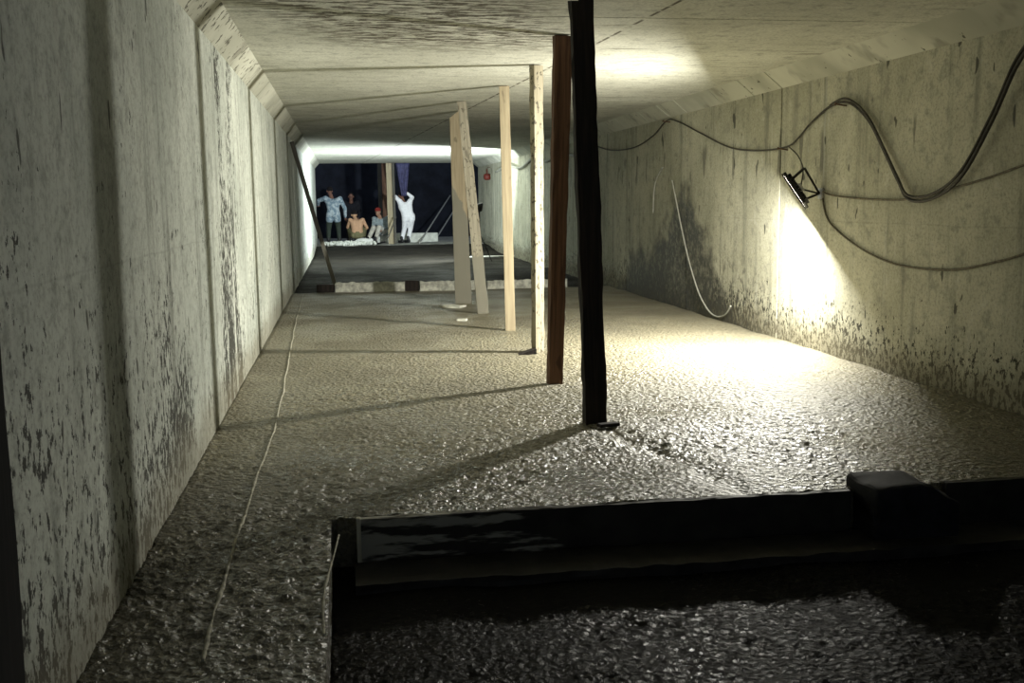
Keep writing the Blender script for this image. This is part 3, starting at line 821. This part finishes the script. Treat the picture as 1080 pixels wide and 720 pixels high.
# seated with red cap, legs toward the left
person((kx(401, 31.3), 31.3, G0), dict(pelvis=(.05, .02, .33), chest=(-.02, -.04, .62), neck=(-.06, -.08, .80), head=(-.11, -.13, .92), shL=(.17, .0, .72), shR=(-.22, -.04, .71),
    elL=(.20, -.16, .50), wrL=(.0, -.30, .42), elR=(-.26, -.2, .50), wrR=(-.12, -.36, .40), hipL=(.12, -.02, .32), hipR=(-.04, -.02, .32), knL=(-.10, -.40, .47), knR=(-.26, -.32, .46), anL=(-.22, -.55, .075), anR=(-.44, -.48, .075)),
    'seated worker in red cap and grey shirt left of the bright far prop', dict(skin=SK, shirt=cloth('grey blue shirt', (.22, .26, .27)), trousers=cloth('pale dusty trousers', (.40, .38, .33)), boot=BOOT, hair=HAIR), cap=cloth('red cap', (.2, .025, .02)), look=(-.5, -1, -.15))
# worker in white reaching to the prop
WH = cloth('white work shirt', (.80, .80, .82), .06)
person((kx(425, 30.85), 30.85, G0), dict(pelvis=(.10, -.04, .76), chest=(.02, .02, 1.07), neck=(-.04, .08, 1.25), head=(-.08, .14, 1.38), shL=(-.14, .02, 1.22), shR=(.16, .02, 1.22),
    elL=(-.27, -.06, 1.36), wrL=(-.31, -.20, 1.36), elR=(.24, .12, 1.33), wrR=(.08, .02, 1.46), hdR=(.0, -.04, 1.53), hdL=(-.32, -.27, 1.35), hipL=(.02, -.04, .74), hipR=(.19, -.04, .74), knL=(-.02, .06, .42), knR=(.16, .08, .42), anL=(-.10, .0, .075), anR=(.08, -.02, .075)),
    'worker in white leaning left to grip the far timber prop', dict(skin=SKD, shirt=WH, trousers=cloth('white work trousers', (.72, .72, .74), .08), boot=BOOT, hair=HAIR), look=(-.5, 1, -.1))

# ------------------------------------------------------------------ light, world, camera
GROUPS = {'timber_post': 'timber props standing in the tunnel', 'power_cable': 'cables along the right wall', 'loose_wire': 'pale wires on the right wall',
    'wall_nail': 'nails in the right wall', 'edge_strip': 'pale strips across the floor', 'gap_filler': 'dark pieces put in the gaps by the pale strips', 'leaning_rod': 'rods leaning at the tunnel mouth',
    'person': 'workers at the tunnel mouth', 'form_board': 'edge boards along the near slab edge'}
for o in list(COL.objects):
    k = o.name.split('.')[0]
    if o.parent is None and k in GROUPS: o['group'] = GROUPS[k]
w = bpy.data.worlds.new('ambient_fill'); S.world = w; w.use_nodes = True
bg = w.node_tree.nodes['Background']; bg.inputs[0].default_value = (.55, .65, .8, 1); bg.inputs[1].default_value = .25  # raised ambient, an added soft fill through the open tunnel end

cam = bpy.data.cameras.new('camera'); co = bpy.data.objects.new('camera', cam); COL.objects.link(co)
cam.sensor_width = 36; cam.lens = 1100 / 1080 * 36; cam.clip_start = .05; cam.clip_end = 200
p_, y_, r_ = .1341, .1577, -.0116
fw = V((math.sin(y_) * math.cos(p_), math.cos(y_) * math.cos(p_), -math.sin(p_)))
r0 = V((math.cos(y_), -math.sin(y_), 0)); u0 = r0.cross(fw)
ri = r0 * math.cos(r_) + u0 * math.sin(r_); up = -r0 * math.sin(r_) + u0 * math.cos(r_)
co.matrix_world = Matrix.Translation((0, 0, 1.3)) @ Matrix((ri, up, -fw)).transposed().to_4x4()
S.camera = co
S.view_settings.view_transform = 'Standard'; S.view_settings.look = 'None'
S.view_settings.gamma = 1; S.view_settings.use_curve_mapping = False; S.view_settings.exposure = 0.3
S.cycles.max_bounces = 10; S.cycles.diffuse_bounces = 8; S.cycles.glossy_bounces = 4
S.cycles.sample_clamp_indirect = 6.0
